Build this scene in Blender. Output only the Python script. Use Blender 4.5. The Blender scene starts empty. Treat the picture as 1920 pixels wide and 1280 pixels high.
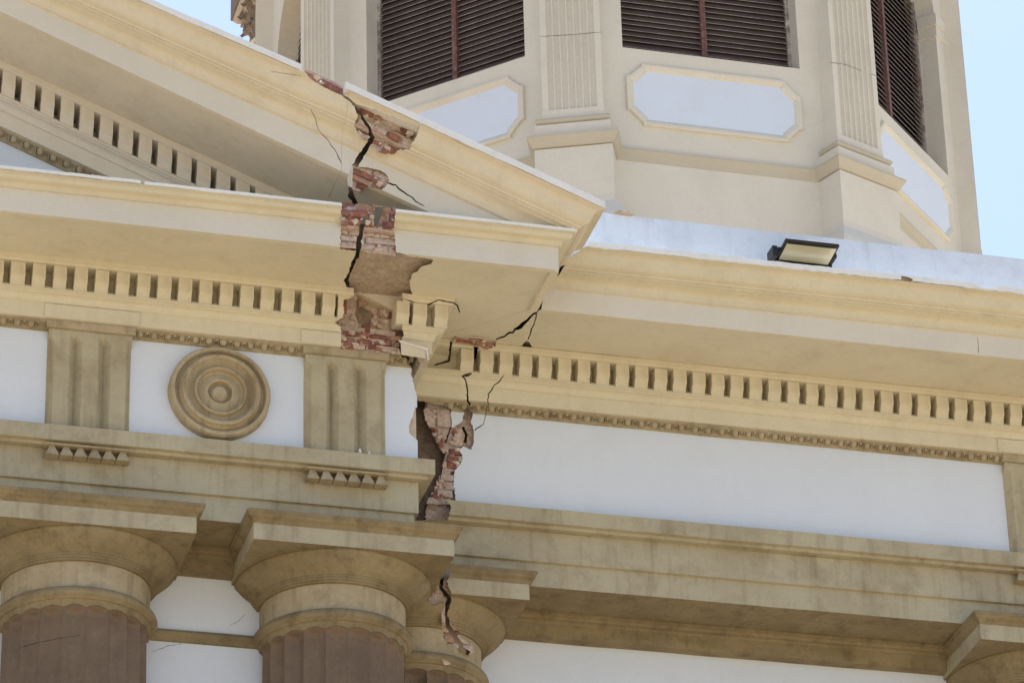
import bpy, bmesh, math, random
from mathutils import Vector, Matrix, noise
rad = math.radians
S = bpy.context.scene
COL = S.collection

# ------------------------------------------------------------------ camera, sky, sun, exposure
FPX = 7337.6
RW = ((0.96693, 0.09862, 0.23649), (-0.25489, 0.45839, 0.85140), (-0.02443, -0.88323, 0.46810))
def _ortho():
    X = Vector((30000, 3060, FPX)).normalized(); Z = Vector((-383, -13840, FPX)).normalized()
    Y = X.cross(Z)
    if Y.z < 0: Y = -Y
    return Matrix((X, Y, Z))
RM = _ortho()                       # world <- (right, down, forward)
EYE = Vector((0, 0, 1.6))
cd = bpy.data.cameras.new('camera'); cam = bpy.data.objects.new('camera', cd); COL.objects.link(cam)
cd.sensor_width = 36; cd.lens = FPX / 1920 * 36; cd.clip_start = .1; cd.clip_end = 2000
r_, d_, f_ = (RM.col[i] for i in range(3))
cam.matrix_world = Matrix.Translation(EYE) @ Matrix((r_, -d_, -f_)).transposed().to_4x4()
S.camera = cam
def ray(px, py): return RM @ Vector((px - 960, py - 640, FPX))
def at(px, py, Y):
    d = ray(px, py); return EYE + d * (Y / d.y)

SUN_EL, SUN_AZ = 74, 25             # the sun stands high behind the building
w = bpy.data.worlds.new('World'); S.world = w; w.use_nodes = True
nt = w.node_tree; bg = nt.nodes['Background']
sky = nt.nodes.new('ShaderNodeTexSky'); sky.sky_type = 'NISHITA'; sky.sun_disc = False
sky.sun_elevation = rad(SUN_EL); sky.sun_rotation = rad(SUN_AZ); sky.air_density = 1.0; sky.dust_density = 1.8; sky.ozone_density = 1.8
nt.links.new(sky.outputs[0], bg.inputs[0]); bg.inputs[1].default_value = 0.13
sl = bpy.data.lights.new('sun', 'SUN'); sl.energy = 4.2; sl.angle = rad(.5); sl.color = (1, .95, .86)
so = bpy.data.objects.new('sun', sl); COL.objects.link(so)
sd = Vector((math.sin(rad(SUN_AZ)) * math.cos(rad(SUN_EL)), math.cos(rad(SUN_AZ)) * math.cos(rad(SUN_EL)), math.sin(rad(SUN_EL))))
so.rotation_euler = sd.to_track_quat('Z', 'Y').to_euler()
S.view_settings.view_transform = 'Standard'; S.view_settings.look = 'None'; S.view_settings.gamma = 1
S.view_settings.exposure = 0.95
S.render.engine = 'CYCLES'; S.cycles.max_bounces = 8; S.cycles.diffuse_bounces = 5

# ------------------------------------------------------------------ materials
def plaster(name, c1, c2, dirt=(.2, .16, .1), dirt_amt=.25, scale=1.6, bump=.35, rough=.85, streak=.5, fine=.12, chips=0.0, chipcol=(.75, .7, .65)):
    m = bpy.data.materials.new(name); m.use_nodes = True; n = m.node_tree.nodes; L = m.node_tree.links
    b = n['Principled BSDF']; b.inputs['Roughness'].default_value = rough
    b.inputs['Specular IOR Level'].default_value = .25
    tc = n.new('ShaderNodeTexCoord')
    def nz(sc, det=6, ro=.6, vec=None):
        t = n.new('ShaderNodeTexNoise'); t.inputs['Scale'].default_value = sc; t.inputs['Detail'].default_value = det; t.inputs['Roughness'].default_value = ro
        L.new(vec or tc.outputs['Object'], t.inputs['Vector']); return t.outputs['Fac']
    def rmp(v, a, bb, lo=0., hi=1.):
        r = n.new('ShaderNodeMapRange'); r.inputs[1].default_value = a; r.inputs[2].default_value = bb; r.inputs[3].default_value = lo; r.inputs[4].default_value = hi
        L.new(v, r.inputs[0]); return r.outputs[0]
    def mix(f, a, bb):
        x = n.new('ShaderNodeMix'); x.data_type = 'RGBA'
        for i, v in ((0, f), (6, a), (7, bb)):
            if isinstance(v, (float, int)): x.inputs[i].default_value = v
            elif isinstance(v, tuple): x.inputs[i].default_value = (*v, 1)
            else: L.new(v, x.inputs[i])
        return x.outputs[2]
    c = mix(rmp(nz(scale), .35, .65), c1, c2)
    mp = n.new('ShaderNodeMapping'); mp.inputs['Scale'].default_value = (9, 9, .9); L.new(tc.outputs['Object'], mp.inputs[0])
    st = rmp(nz(1.0, 5, .65, mp.outputs[0]), .52, .78, 0, dirt_amt * streak)
    c = mix(st, c, dirt)
    c = mix(rmp(nz(scale * 2.3, 9, .7), .5, .72, 0, dirt_amt), c, dirt)
    dk = tuple(v * (1 - fine) for v in c1); 
    f2 = nz(38, 4, .7)
    mm = n.new('ShaderNodeMix'); mm.data_type = 'RGBA'; mm.blend_type = 'MULTIPLY'; mm.inputs[0].default_value = 1
    L.new(c, mm.inputs[6]); cr = rmp(f2, .3, .7, 1 - fine, 1 + fine * .4); 
    cb = n.new('ShaderNodeCombineColor'); [L.new(cr, cb.inputs[i]) for i in range(3)]; L.new(cb.outputs[0], mm.inputs[7]); c = mm.outputs[2]
    if chips > 0:
        c = mix(rmp(nz(17, 3, .5), .78 - chips, .80 - chips, 0, 1), c, chipcol)
    L.new(c, b.inputs['Base Color'])
    bp = n.new('ShaderNodeBump'); bp.inputs['Strength'].default_value = bump; bp.inputs['Distance'].default_value = .02
    ad = n.new('ShaderNodeMath'); ad.operation = 'ADD'
    L.new(nz(9, 8, .62), ad.inputs[0])
    s2 = n.new('ShaderNodeMath'); s2.operation = 'MULTIPLY'; s2.inputs[1].default_value = .35; L.new(nz(70, 5, .7), s2.inputs[0]); L.new(s2.outputs[0], ad.inputs[1])
    L.new(ad.outputs[0], bp.inputs['Height']); L.new(bp.outputs[0], b.inputs['Normal'])
    return m
CREAM = plaster('cream_paint', (.655, .60, .455), (.61, .555, .415), (.44, .37, .25), .3, 1.1, .14, fine=.05, streak=1.0)
CREAM2 = plaster('pale_cream_paint', (.68, .61, .475), (.64, .57, .435), (.44, .37, .25), .3, 1.3, .14, fine=.05, streak=1.0)
FASC = plaster('skylit_fascia_cream', (.665, .625, .545), (.63, .59, .50), (.48, .43, .34), .2, 1.1, .12, fine=.04)  # paler, greyer cream: sky light on the fascias put into the colour
VOID = plaster('shade_dark_rubble', (.33, .255, .19), (.21, .155, .115), (.09, .065, .05), .6, 9, 1.0, fine=.3)  # rubble mortar with the shade of cracks and cavities put into the colour
PEEL = plaster('peeling_jamb_paint', (.55, .52, .48), (.22, .15, .13), (.08, .05, .04), .8, 9, .5)
TRIM = plaster('shade_toned_tower_trim', (.50, .45, .35), (.47, .42, .325), (.46, .40, .3), .2, 1.2, .14, fine=.05)  # cream darkened to offset strong ground bounce on the tower mouldings
GREY = plaster('greyed_cream_paint', (.675, .62, .515), (.635, .58, .48), (.46, .42, .34), .2, 1.2, .14, fine=.06)
BLUE = plaster('pale_blue_paint', (.655, .705, .775), (.63, .68, .75), (.48, .50, .50), .16, .9, .08, fine=.03)
WHITEP = plaster('white_coping_paint', (.80, .80, .77), (.76, .76, .73), (.40, .37, .32), .22, 4, .2, fine=.05, chips=.02, chipcol=(.35, .31, .26))
KHAKI = plaster('weathered_tan_paint', (.37, .30, .185), (.45, .38, .255), (.16, .115, .065), .6, 2.2, .3, streak=1.3, fine=.1)
KHAKIG = plaster('weathered_grey_tan_paint', (.46, .415, .29), (.39, .34, .23), (.21, .155, .09), .5, 1.8, .25, streak=1.4, fine=.08)
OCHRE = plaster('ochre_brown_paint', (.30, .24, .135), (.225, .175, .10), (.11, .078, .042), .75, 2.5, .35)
SHAFT = plaster('brown_shaft_paint', (.215, .157, .11), (.17, .122, .087), (.29, .225, .16), .4, 1.6, .3)
MORTAR = plaster('broken_mortar', (.54, .44, .33), (.44, .35, .255), (.27, .19, .13), .55, 7, 1.0, fine=.3)
MORTARP = plaster('pink_mortar', (.60, .49, .42), (.52, .40, .33), (.33, .2, .14), .6, 9, .9, fine=.3)
EDGE = plaster('plaster_break_edge', (.66, .57, .46), (.56, .46, .36), (.3, .22, .16), .5, 9, .6)
BRICKS = [plaster('red_brick', (.33, .135, .095), (.29, .12, .09), (.5, .39, .31), .6, 8, .8, fine=.35),
          plaster('dark_red_brick', (.24, .095, .075), (.19, .08, .065), (.42, .32, .26), .5, 9, .8, fine=.35),
          plaster('orange_brick', (.42, .225, .15), (.38, .24, .17), (.5, .4, .32), .55, 8, .8, fine=.35)]
DARKW = plaster('dark_brown_louvre', (.115, .080, .066), (.095, .066, .055), (.02, .014, .012), .4, 3, .2, rough=.6)
SLATE = plaster('skylit_slat_edge', (.52, .46, .40), (.38, .31, .26), (.08, .06, .05), .7, 8, .2)  # pale front edges: the sky light they catch is put into the colour
RUST = plaster('red_brown_mullion', (.16, .072, .055), (.13, .06, .05), (.5, .46, .42), .35, 14, .3)
BLACK = plaster('black_metal', (.02, .02, .02), (.03, .03, .03), (.01, .01, .01), .2, 3, .05, rough=.45)
STONE = plaster('worn_brown_stone', (.46, .37, .29), (.55, .47, .39), (.2, .15, .11), .6, 8, .8)
DARK = plaster('dark_interior', (.03, .026, .022), (.03, .026, .022), (.02, .02, .02), .1, 2, .1)  # near-black colour stands in for the shade behind the louvres
GROUND = plaster('plaza_concrete', (.42, .345, .235), (.37, .30, .205), (.25, .22, .18), .3, .3, .3)
LENS = bpy.data.materials.new('lamp_glass'); LENS.use_nodes = True
_b = LENS.node_tree.nodes['Principled BSDF']; _b.inputs['Base Color'].default_value = (.50, .47, .33, 1); _b.inputs['Roughness'].default_value = .18

# ------------------------------------------------------------------ helpers
def thing(name, label, cat, loc, group=None):
    o = bpy.data.objects.new(name, None); COL.objects.link(o); o.location = loc; o.empty_display_size = .3
    o['label'] = label; o['category'] = cat
    o['kind'] = 'thing'
    if group: o['group'] = group
    return o
def tag(o, label, cat, group=None):
    o['label'] = label; o['category'] = cat; o['kind'] = 'thing'
    if group: o['group'] = group
    return o
def wloc(o):
    v = Vector(o.location)
    return v
def part(o, parent, label=None):
    o.parent = parent
    if parent.type == 'EMPTY': o.matrix_parent_inverse = Matrix.Translation(parent.location).inverted()
    if label: o['label'] = label
    return o
def mk(name, bm, mat, parent=None, smooth=False, mats=None, recalc=True):
    if recalc: bmesh.ops.recalc_face_normals(bm, faces=bm.faces)
    me = bpy.data.meshes.new(name); bm.to_mesh(me); bm.free()
    for m in (mats or [mat]): me.materials.append(m)
    if smooth:
        for p in me.polygons: p.use_smooth = True
    o = bpy.data.objects.new(name, me); COL.objects.link(o)
    if parent: part(o, parent)
    return o
def wob(v, amp, fr=1.7, seed=0.):
    q = Vector((v[0] * fr + seed, v[1] * fr, v[2] * fr * 1.4))
    return Vector((noise.noise(q), noise.noise(q + Vector((31, 0, 7))), noise.noise(q + Vector((0, 53, 11))))) * amp
def box(bm, x0, x1, y0, y1, z0, z1, M=None, mi=0):
    vs = [bm.verts.new((M @ Vector(c)) if M else c) for c in ((x0, y0, z0), (x1, y0, z0), (x1, y1, z0), (x0, y1, z0), (x0, y0, z1), (x1, y0, z1), (x1, y1, z1), (x0, y1, z1))]
    for f in ((0, 3, 2, 1), (4, 5, 6, 7), (0, 1, 5, 4), (1, 2, 6, 5), (2, 3, 7, 6), (3, 0, 4, 7)):
        fc = bm.faces.new([vs[i] for i in f]); fc.material_index = mi
    return vs
def sweep(poly, stations, amp=.0016, seed=0., closed=True, caps=True):
    """poly: list of (p, z); stations: functions (p, z) -> xyz; joins them into a solid"""
    bm = bmesh.new(); rings = []
    for st in stations:
        ring = []
        for (p, z) in poly:
            v = Vector(st(p, z)); v += wob(v, amp, 1.9, seed) ; ring.append(bm.verts.new(v))
        rings.append(ring)
    n = len(poly); rng = range(n) if closed else range(n - 1)
    for a, b in zip(rings, rings[1:]):
        for i in rng:
            j = (i + 1) % n; bm.faces.new((a[i], a[j], b[j], b[i]))
    if caps and closed: bm.faces.new(rings[0]); bm.faces.new(rings[-1][::-1])
    return bm
def paint(o, mat, cond):
    me = o.data; me.materials.append(mat); k = len(me.materials) - 1
    for p in me.polygons:
        if cond(p.center, p.normal): p.material_index = k
def lerp(a, b, t): return a + (b - a) * t
def lathe(prof, cx, cy, seg=96, a0=0., a1=None, z_mod=None):
    bm = bmesh.new(); rings = []; full = a1 is None
    n = seg if full else seg + 1
    for k in range(n):
        a = a0 + (2 * math.pi if full else a1 - a0) * k / seg
        rings.append([bm.verts.new((cx + r * math.cos(a), cy + r * math.sin(a), z)) for r, z in prof])
    m = len(prof)
    for k in range(seg):
        A = rings[k]; B = rings[(k + 1) % n]
        for i in range(m - 1): bm.faces.new((A[i], B[i], B[i + 1], A[i + 1]))
    bm.faces.new([rings[k][0] for k in range(n)][::-1]); bm.faces.new([rings[k][-1] for k in range(n)])
    return bm
def square_ring(prof, cx, cy, sub=8, amp=.0015):
    """profile of (half width, z) swept round a square, closed top and bottom"""
    bm = bmesh.new(); rings = []
    cs = [(-1, -1), (1, -1), (1, 1), (-1, 1)]
    for k in range(4):
        a, b = cs[k], cs[(k + 1) % 4]
        for s in range(sub):
            t = s / sub; u = (lerp(a[0], b[0], t), lerp(a[1], b[1], t)); ring = []
            for r, z in prof:
                v = Vector((cx + u[0] * r, cy + u[1] * r, z)); ring.append(bm.verts.new(v + wob(v, amp, 3)))
            rings.append(ring)
    n = len(rings)
    for k in range(n):
        A, B = rings[k], rings[(k + 1) % n]
        for i in range(len(prof) - 1): bm.faces.new((A[i], B[i], B[i + 1], A[i + 1]))
    bm.faces.new([r[0] for r in rings][::-1]); bm.faces.new([r[-1] for r in rings])
    return bm
# ---- cutting holes and cracks: prisms that open along the photograph's rays, limited in depth
CUTS = []; CLIPS = []
def jag(poly, amp, seed, step=3.5):
    R = random.Random(seed); out = []
    for (x0, y0), (x1, y1) in zip(poly, poly[1:] + poly[:1]):
        L = math.hypot(x1 - x0, y1 - y0); k = max(1, int(L / step))
        for i in range(k):
            t = i / k; j = amp if i else amp * .4
            out.append((lerp(x0, x1, t) + R.uniform(-j, j), lerp(y0, y1, t) + R.uniform(-j, j)))
    return out
def cut(targets, poly, y0, y1, amp=1.0, seed=1, mat=None):
    pts = jag(poly, amp, seed + len(CUTS)) if amp > 0 else poly
    bm = bmesh.new()
    A = [bm.verts.new(at(x, y, y0)) for x, y in pts]; B = [bm.verts.new(at(x, y, y1)) for x, y in pts]; n = len(pts)
    for i in range(n): j = (i + 1) % n; bm.faces.new((A[i], A[j], B[j], B[i]))
    bm.faces.new(A[::-1]); bm.faces.new(B)
    bmesh.ops.triangulate(bm, faces=[f for f in bm.faces if len(f.verts) > 4])
    bmesh.ops.recalc_face_normals(bm, faces=bm.faces)
    if bm.calc_volume(signed=True) < 0: bmesh.ops.reverse_faces(bm, faces=bm.faces)
    o = mk('cutter', bm, mat or EDGE, recalc=False); CUTS.append((o, targets)); return o
def line(pts):
    """pts (x, y, width) -> outline polygon of a crack"""
    L, Rr = [], []
    for i, (x, y, wd) in enumerate(pts):
        a = pts[max(0, i - 1)]; b = pts[min(len(pts) - 1, i + 1)]
        dx, dy = b[0] - a[0], b[1] - a[1]; l = math.hypot(dx, dy) or 1
        nx, ny = -dy / l * wd / 2, dx / l * wd / 2
        L.append((x + nx, y + ny)); Rr.append((x - nx, y - ny))
    return L + Rr[::-1]
def crack(targets, pts, y0, y1, amp=.5, seed=1, mat=None):
    R = random.Random(seed * 7 + 1); out = []
    for i, ((xa, ya, wa), (xb, yb, wb)) in enumerate(zip(pts, pts[1:])):
        k = max(1, int(math.hypot(xb - xa, yb - ya) / 5))
        for j in range(k):
            t = j / k; wd = lerp(wa, wb, t) * R.uniform(.7, 1.2)
            e = amp if (i or j) else 0
            out.append((lerp(xa, xb, t) + R.uniform(-e, e) * .9, lerp(ya, yb, t) + R.uniform(-e, e) * .9, wd))
    out.append(pts[-1])
    return cut(targets, line(out), y0, y1, 0, seed, mat)
def _vol(me):
    bm = bmesh.new(); bm.from_mesh(me); v = bm.calc_volume(signed=True); mn = sum(1 for e in bm.edges if not e.is_manifold); bm.free(); return v, mn
def apply_clips():
    for t, poly in CLIPS:
        v0, _ = _vol(t.data)
        c = cut([], poly, 24.3, 27.4, 0); CUTS.pop()
        for solver, selfi in (('EXACT', False), ('EXACT', True), ('MANIFOLD', False), ('FAST', False)):
            m = t.modifiers.new('b', 'BOOLEAN'); m.operation = 'INTERSECT'; m.object = c; m.solver = solver
            if solver == 'EXACT': m.material_mode = 'INDEX'; m.use_self = selfi
            dg = bpy.context.evaluated_depsgraph_get(); me = bpy.data.meshes.new_from_object(t.evaluated_get(dg)); t.modifiers.clear()
            v1, _ = _vol(me)
            if .02 * v0 < v1 <= v0 * 1.02:
                t.data = me; break
        else: print('CLIP FAILED', t.name, v0, v1)
        bpy.data.objects.remove(c)
def apply_cuts():
    apply_clips()
    for ci, (c, ts) in enumerate(CUTS):
        vc, mc = _vol(c.data)
        for t in ts:
            v0, m0 = _vol(t.data); best = None; same = 0
            for solver, selfi, jt in (('EXACT', False, 0), ('EXACT', True, 0), ('EXACT', False, .0007), ('EXACT', True, .0007), ('MANIFOLD', False, 0), ('EXACT', False, -.0013), ('MANIFOLD', False, .0011), ('EXACT', True, -.0013), ('FAST', False, 0)):
                c.location = (jt, jt * .6, jt * .8)
                m = t.modifiers.new('b', 'BOOLEAN'); m.operation = 'DIFFERENCE'; m.object = c; m.solver = solver
                if solver == 'EXACT': m.material_mode = 'TRANSFER'; m.use_self = selfi
                dg = bpy.context.evaluated_depsgraph_get(); me = bpy.data.meshes.new_from_object(t.evaluated_get(dg)); t.modifiers.clear()
                v1, m1 = _vol(me)
                if v1 > 0 and -abs(vc) * 1.1 - .002 * abs(v0) <= v1 - v0 <= 1e-5 * v0 and len(me.polygons) > 5:
                    if v0 - v1 < 3e-7:
                        same += 1
                        if same >= 2: break
                        continue
                    sc = max(0, m1 - m0) + (200 if solver == 'FAST' else 0)
                    if best is None or sc < best[0]: best = (sc, me)
                    if sc <= 2: break
            c.location = (0, 0, 0)
            if best:
                t.data = best[1]
                if best[0] > 2: print('CUT', ci, t.name, best[0])
            elif not same: print('CUT FAILED', ci, t.name)
    for c, _ in CUTS: bpy.data.objects.remove(c)
def arc(p0, p1, bulge, n=6):
    """curve from p0 to p1 in (p, z), bulging sideways"""
    out = []
    dx, dz = p1[0] - p0[0], p1[1] - p0[1]
    for i in range(n + 1):
        t = i / n; b = math.sin(math.pi * t) * bulge
        out.append((p0[0] + dx * t - dz * b, p0[1] + dz * t + dx * b))
    return out
def scurve(p0, p1, b, n=5):
    m = ((p0[0] + p1[0]) / 2, (p0[1] + p1[1]) / 2)
    return arc(p0, m, b, n) + arc(m, p1, -b, n)[1:]
def bricks(name, parent, x0, x1, z0, z1, y, slope=0., ch=.058, bl=.19, seed=1, pink=.25, depth=.10, jit=.012, joint=.012, tilt=0., clip=None, chunks=26):
    """courses of rough separate bricks, one mesh"""
    R = random.Random(seed); bm = bmesh.new(); z = z0; row = 0
    while z < z1:
        h = ch * R.uniform(.86, 1.1); x = x0 - R.uniform(0, bl)
        while x < x1:
            L = bl * R.choice((.5, 1, 1, .8)) * R.uniform(.9, 1.08)
            cx = x + L / 2; zz = z + h / 2 + slope * (cx - x0)
            dy = R.uniform(-jit, jit)
            M = Matrix.Translation((cx, y + depth / 2 + dy, zz)) @ Matrix.Rotation(-math.atan(slope) + R.uniform(-.03, .03) + tilt, 4, 'Y') @ Matrix.Rotation(R.uniform(-.06, .06), 4, 'Z')
            mi = 3 if R.random() < pink else R.choice((0, 0, 1, 2))
            hl, hh, hd = L / 2 - joint / 2, h / 2 - joint / 2, depth / 2
            g = 3
            vs = {}
            for i in range(g + 1):
                for k in range(3):
                    for s in (0, 1):
                        v = Vector((lerp(-hl, hl, i / g), -hd if s == 0 else hd, lerp(-hh, hh, k / 2)))
                        e = (i in (0, g)) + (k in (0, 2))
                        if s == 0: v.y += e * .006 + R.uniform(-.004, .004)
                        v += Vector((R.uniform(-.003, .003), 0, R.uniform(-.003, .003)))
                        vs[i, k, s] = bm.verts.new(M @ v)
            def q(a, b, c, d):
                f = bm.faces.new((vs[a], vs[b], vs[c], vs[d])); f.material_index = mi
            for i in range(g):
                for k in range(2):
                    q((i, k, 0), (i + 1, k, 0), (i + 1, k + 1, 0), (i, k + 1, 0)); q((i, k, 1), (i, k + 1, 1), (i + 1, k + 1, 1), (i + 1, k, 1))
                q((i, 0, 0), (i, 0, 1), (i + 1, 0, 1), (i + 1, 0, 0)); q((i, 2, 0), (i + 1, 2, 0), (i + 1, 2, 1), (i, 2, 1))
            for k in range(2):
                q((0, k, 0), (0, k + 1, 0), (0, k + 1, 1), (0, k, 1)); q((g, k, 0), (g, k, 1), (g, k + 1, 1), (g, k + 1, 0))
            x += L
        z += h; row += 1
    nx = max(2, int((x1 - x0) / .03)); zs_ = [z0 - .02, z]
    rows = []
    for k in range(7):
        zz = lerp(z0 - .015, z1 + .05, k / 6)
        rows.append([bm.verts.new((lerp(x0 - .02, x1 + .02, i / nx), y + .022 + noise.noise(Vector((i * .37, k * .9, seed))) * .012, zz + slope * lerp(0, x1 - x0, i / nx))) for i in range(nx + 1)])
    bkv = [[bm.verts.new((v_.co.x, y + depth + .05, v_.co.z)) for v_ in r] for r in (rows[0], rows[-1])]
    full = [bkv[0]] + rows + [bkv[1]]
    for a, b in zip(full, full[1:] + full[:1]):
        for i in range(nx): f = bm.faces.new((a[i], a[i + 1], b[i + 1], b[i])); f.material_index = 3
    f = bm.faces.new([r[0] for r in full][::-1]); f.material_index = 3
    f = bm.faces.new([r[-1] for r in full]); f.material_index = 3
    for i in range(chunks):
        cx = R.uniform(x0, x1); cz = R.uniform(z0, z1) + slope * (cx - x0); sz = R.uniform(.012, .034)
        n0 = len(bm.verts); r_i = bmesh.ops.create_icosphere(bm, subdivisions=1, radius=1)
        mi = R.choice((3, 4, 4, 0))
        for v_ in r_i['verts']:
            k = 1 + R.uniform(-.35, .3); v_.co = Vector((cx + v_.co.x * sz * k * R.uniform(.8, 1.3), y + .008 + v_.co.y * sz * .8 * k, cz + v_.co.z * sz * k * .8))
        for f in {f for v_ in r_i['verts'] for f in v_.link_faces}: f.material_index = mi
    o = mk(name, bm, None, parent, mats=BRICKS + [MORTARP, EDGE], recalc=True)
    if clip: CLIPS.append((o, clip))
    return o
def sub_poly(poly, step=.03):
    out = []; fine = step
    for (a, b), (c, d) in zip(poly, poly[1:] + poly[:1]):
        step = fine if min(a, c) > -.1 and max(b, d) > 14.8 or a == c and a > -.1 else .3
        n = max(1, int(math.hypot(c - a, d - b) / step))
        out += [(lerp(a, c, i / n), lerp(b, d, i / n)) for i in range(n)]
    return out
def rough(bm, amp, fr=14, seed=3., inward=Vector((0, 1, 0))):
    for v in bm.verts:
        k = noise.fractal(v.co * fr + Vector((seed, 0, 0)), .9, 2.1, 4)
        v.co += inward * (abs(k) * amp)
        v.co.z += noise.noise(v.co * fr * .8) * amp * .35

# ------------------------------------------------------------------ dimensions
YF, YW, XC = 26.0, 26.655, 6.45      # portico frieze plane, wing frieze plane, portico corner
X0, X1 = -1.0, 13.6
def front_st(p, z): pass
def portico_stations(xs, mitre=True, back=True, gap=0.0):
    st = [(lambda p, z, x=x: (x, YF - p, z)) for x in xs]
    xe = xs[-1]
    if mitre:
        for t in (.4, .75, 1.0): st.append(lambda p, z, t=t: (lerp(xe, XC + p, t), YF - p, z))
    if back:
        for t in (.5, 1.0): st.append(lambda p, z, t=t: (XC + p, lerp(YF - p, YW - p - gap, t), z))
    return st
def wing_stations(x1=X1, gap=.010, n=44, st=None):
    return [(lambda p, z, t=t: (lerp(XC + p + gap, x1, t), YW - p, z)) for t in [i / n for i in range(n + 1)]]
def frange(a, b, s):
    n = max(1, round((b - a) / s)); return [a + (b - a) * i / n for i in range(n + 1)]

# ------------------------------------------------------------------ ground, roof
bm = bmesh.new(); box(bm, -400, 400, -400, 400, -.5, 0)
g = mk('ground', bm, GROUND); g['kind'] = 'structure'

# ------------------------------------------------------------------ profiles
ovo = scurve((1.0, 16.335), (.925, 16.262), .25)
CORN_P = [(-.30, 16.345), (1.02, 16.345), (1.02, 16.338)] + ovo + [(.905, 16.26), (.905, 16.062), (.855, 16.060), (.850, 16.085), (.25, 16.088)]
CORN_P_IN = [(.25, 16.135), (.86, 16.133), (.862, 16.24), (.93, 16.295), (-.30, 16.295)]
SIMA = [(1.2, 16.505)] + scurve((1.19, 16.50), (1.055, 16.385), -.16) + [(1.05, 16.372), (1.035, 16.372), (1.035, 16.358), (1.0, 16.352), (1.0, 16.344)] + arc((.99, 16.342), (.93, 16.268), -.25) + [(.905, 16.262), (.905, 16.072), (.855, 16.070), (.85, 16.088), (.25, 16.090)]
CORN_W = [(-.30, 16.505)] + SIMA
CORN_W_IN = [(.25, 16.135), (.86, 16.133), (.862, 16.24), (.93, 16.32), (1.02, 16.42), (1.12, 16.455), (-.30, 16.455)]
def bedp(bk): return [(.25, 16.0879), (.25, 16.045), (.235, 16.035), (bk, 16.035), (bk, 15.885), (.10, 15.882)] + arc((.118, 15.880), (.185, 15.848), .2, 4) + [(.185, 15.832), (.168, 15.828)] + arc((.165, 15.822), (.115, 15.778), -.2, 4) + [(.115, 15.768), (.10, 15.764), (.10, 15.645), (.045, 15.643)]
BED = bedp(.072)
BED_IN = [(.02, 15.70), (.02, 15.80), (.01, 15.86), (.0, 16.05), (.03, 16.0878)]
EGGP = [(.045, 15.6425), (.078, 15.6425), (.078, 15.630), (.062, 15.626)] + arc((.06, 15.624), (.022, 15.588), -.2, 4) + [(.02, 15.580), (-.03, 15.580), (-.03, 15.6425)]
FRZ = [(0, 15.642), (0, 14.70), (-.045, 14.70), (-.045, 15.642)]
TAE = [(-.04, 14.755), (.107, 14.752), (.107, 14.628), (.066, 14.626), (.062, 14.602), (-.04, 14.600)]
ARC = [(-.05, 14.5998), (0, 14.5998), (0, 14.344), (-.028, 14.340), (-.028, 14.142), (-.47, 14.140), (-.47, 14.30)]

# core of masonry behind the plaster
def core(name, parent, stations, poly, amp, mat):
    bm = sweep(sub_poly(poly, .028), stations, 0); rough(bm, amp); return mk(name, bm, mat, parent)

# ------------------------------------------------------------------ PORTICO ENTABLATURE
PE = thing('portico_entablature', 'cracked cream entablature of the projecting portico with roundel, triglyphs and exposed bricks', 'entablature', (3.5, 26, 14.14))
xs = frange(X0, 5.6, .16)
p_corn = mk('cornice', sweep(CORN_P + CORN_P_IN, portico_stations(xs)), CREAM, PE)
p_bed = mk('bed_moulding', sweep(BED + BED_IN, portico_stations(xs + frange(5.65, 6.15, .1)), seed=4), CREAM, PE)
p_core = core('brick_core', PE, [(lambda p, z, x=x: (x, YF - p, z)) for x in frange(5.3, 6.43, .026)] , [(-.32, 16.27), (.90, 16.27), (.835, 16.2), (.835, 16.14), (.09, 16.14), (-.012, 16.06), (-.010, 15.86), (.010, 15.76), (.010, 15.69), (-.055, 15.66), (-.055, 14.35), (-.32, 14.35)], .022, MORTAR)
p_core2 = mk('masonry_backing', sweep([(-.34, 16.26), (.6, 16.26), (.6, 16.15), (-.06, 16.1), (-.06, 14.36), (-.34, 14.36)], portico_stations([X0, 3.0, 5.2], mitre=False, back=False)), MORTAR, PE)
# white strip on the cornice, chipped
def strip(name, parent, p1, z0, z1, stations, seed, mat, amp=.004, pin=-.3):
    bm = bmesh.new(); rings = []
    for k, st in enumerate(stations):
        r = []
        for (p, z) in ((pin, z0), (p1, z0), (p1, z1), (pin, z1)):
            v = Vector(st(p, z)); q = noise.noise(Vector((v.x * 3.1 + seed, v.y * 3, 0))) + .5 * noise.noise(Vector((v.x * 17 + seed, v.y * 9, 0)))
            if p == p1: v.z += q * amp * (1.6 if z == z0 else .6); v.y += noise.noise(Vector((v.x * 9 + seed, 1, 0))) * amp
            r.append(bm.verts.new(v))
        rings.append(r)
    for a, b in zip(rings, rings[1:]):
        for i in range(4): j = (i + 1) % 4; bm.faces.new((a[i], a[j], b[j], b[i]))
    bm.faces.new(rings[0]); bm.faces.new(rings[-1][::-1])
    return mk(name, bm, mat, parent)
p_cop = strip('coping', PE, 1.032, 16.350, 16.374, portico_stations(frange(X0, 4.1, .03), False, False), 2, WHITEP, .005)
p_cop2 = strip('coping', PE, 1.028, 16.347, 16.372, portico_stations(frange(4.13, 5.6, .04)), 5, WHITEP, .002)
p_frz = mk('frieze', sweep(FRZ, portico_stations(frange(X0, 6.3, .2), True, True), .0012), BLUE, PE)
p_tae = mk('taenia', sweep(TAE, portico_stations(frange(X0, 6.3, .1), True, True), .003, 7), KHAKIG, PE)
p_arc = mk('architrave', sweep(ARC, portico_stations(frange(X0, 5.9, .2), True, True), .002, 9), KHAKIG, PE)
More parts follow.
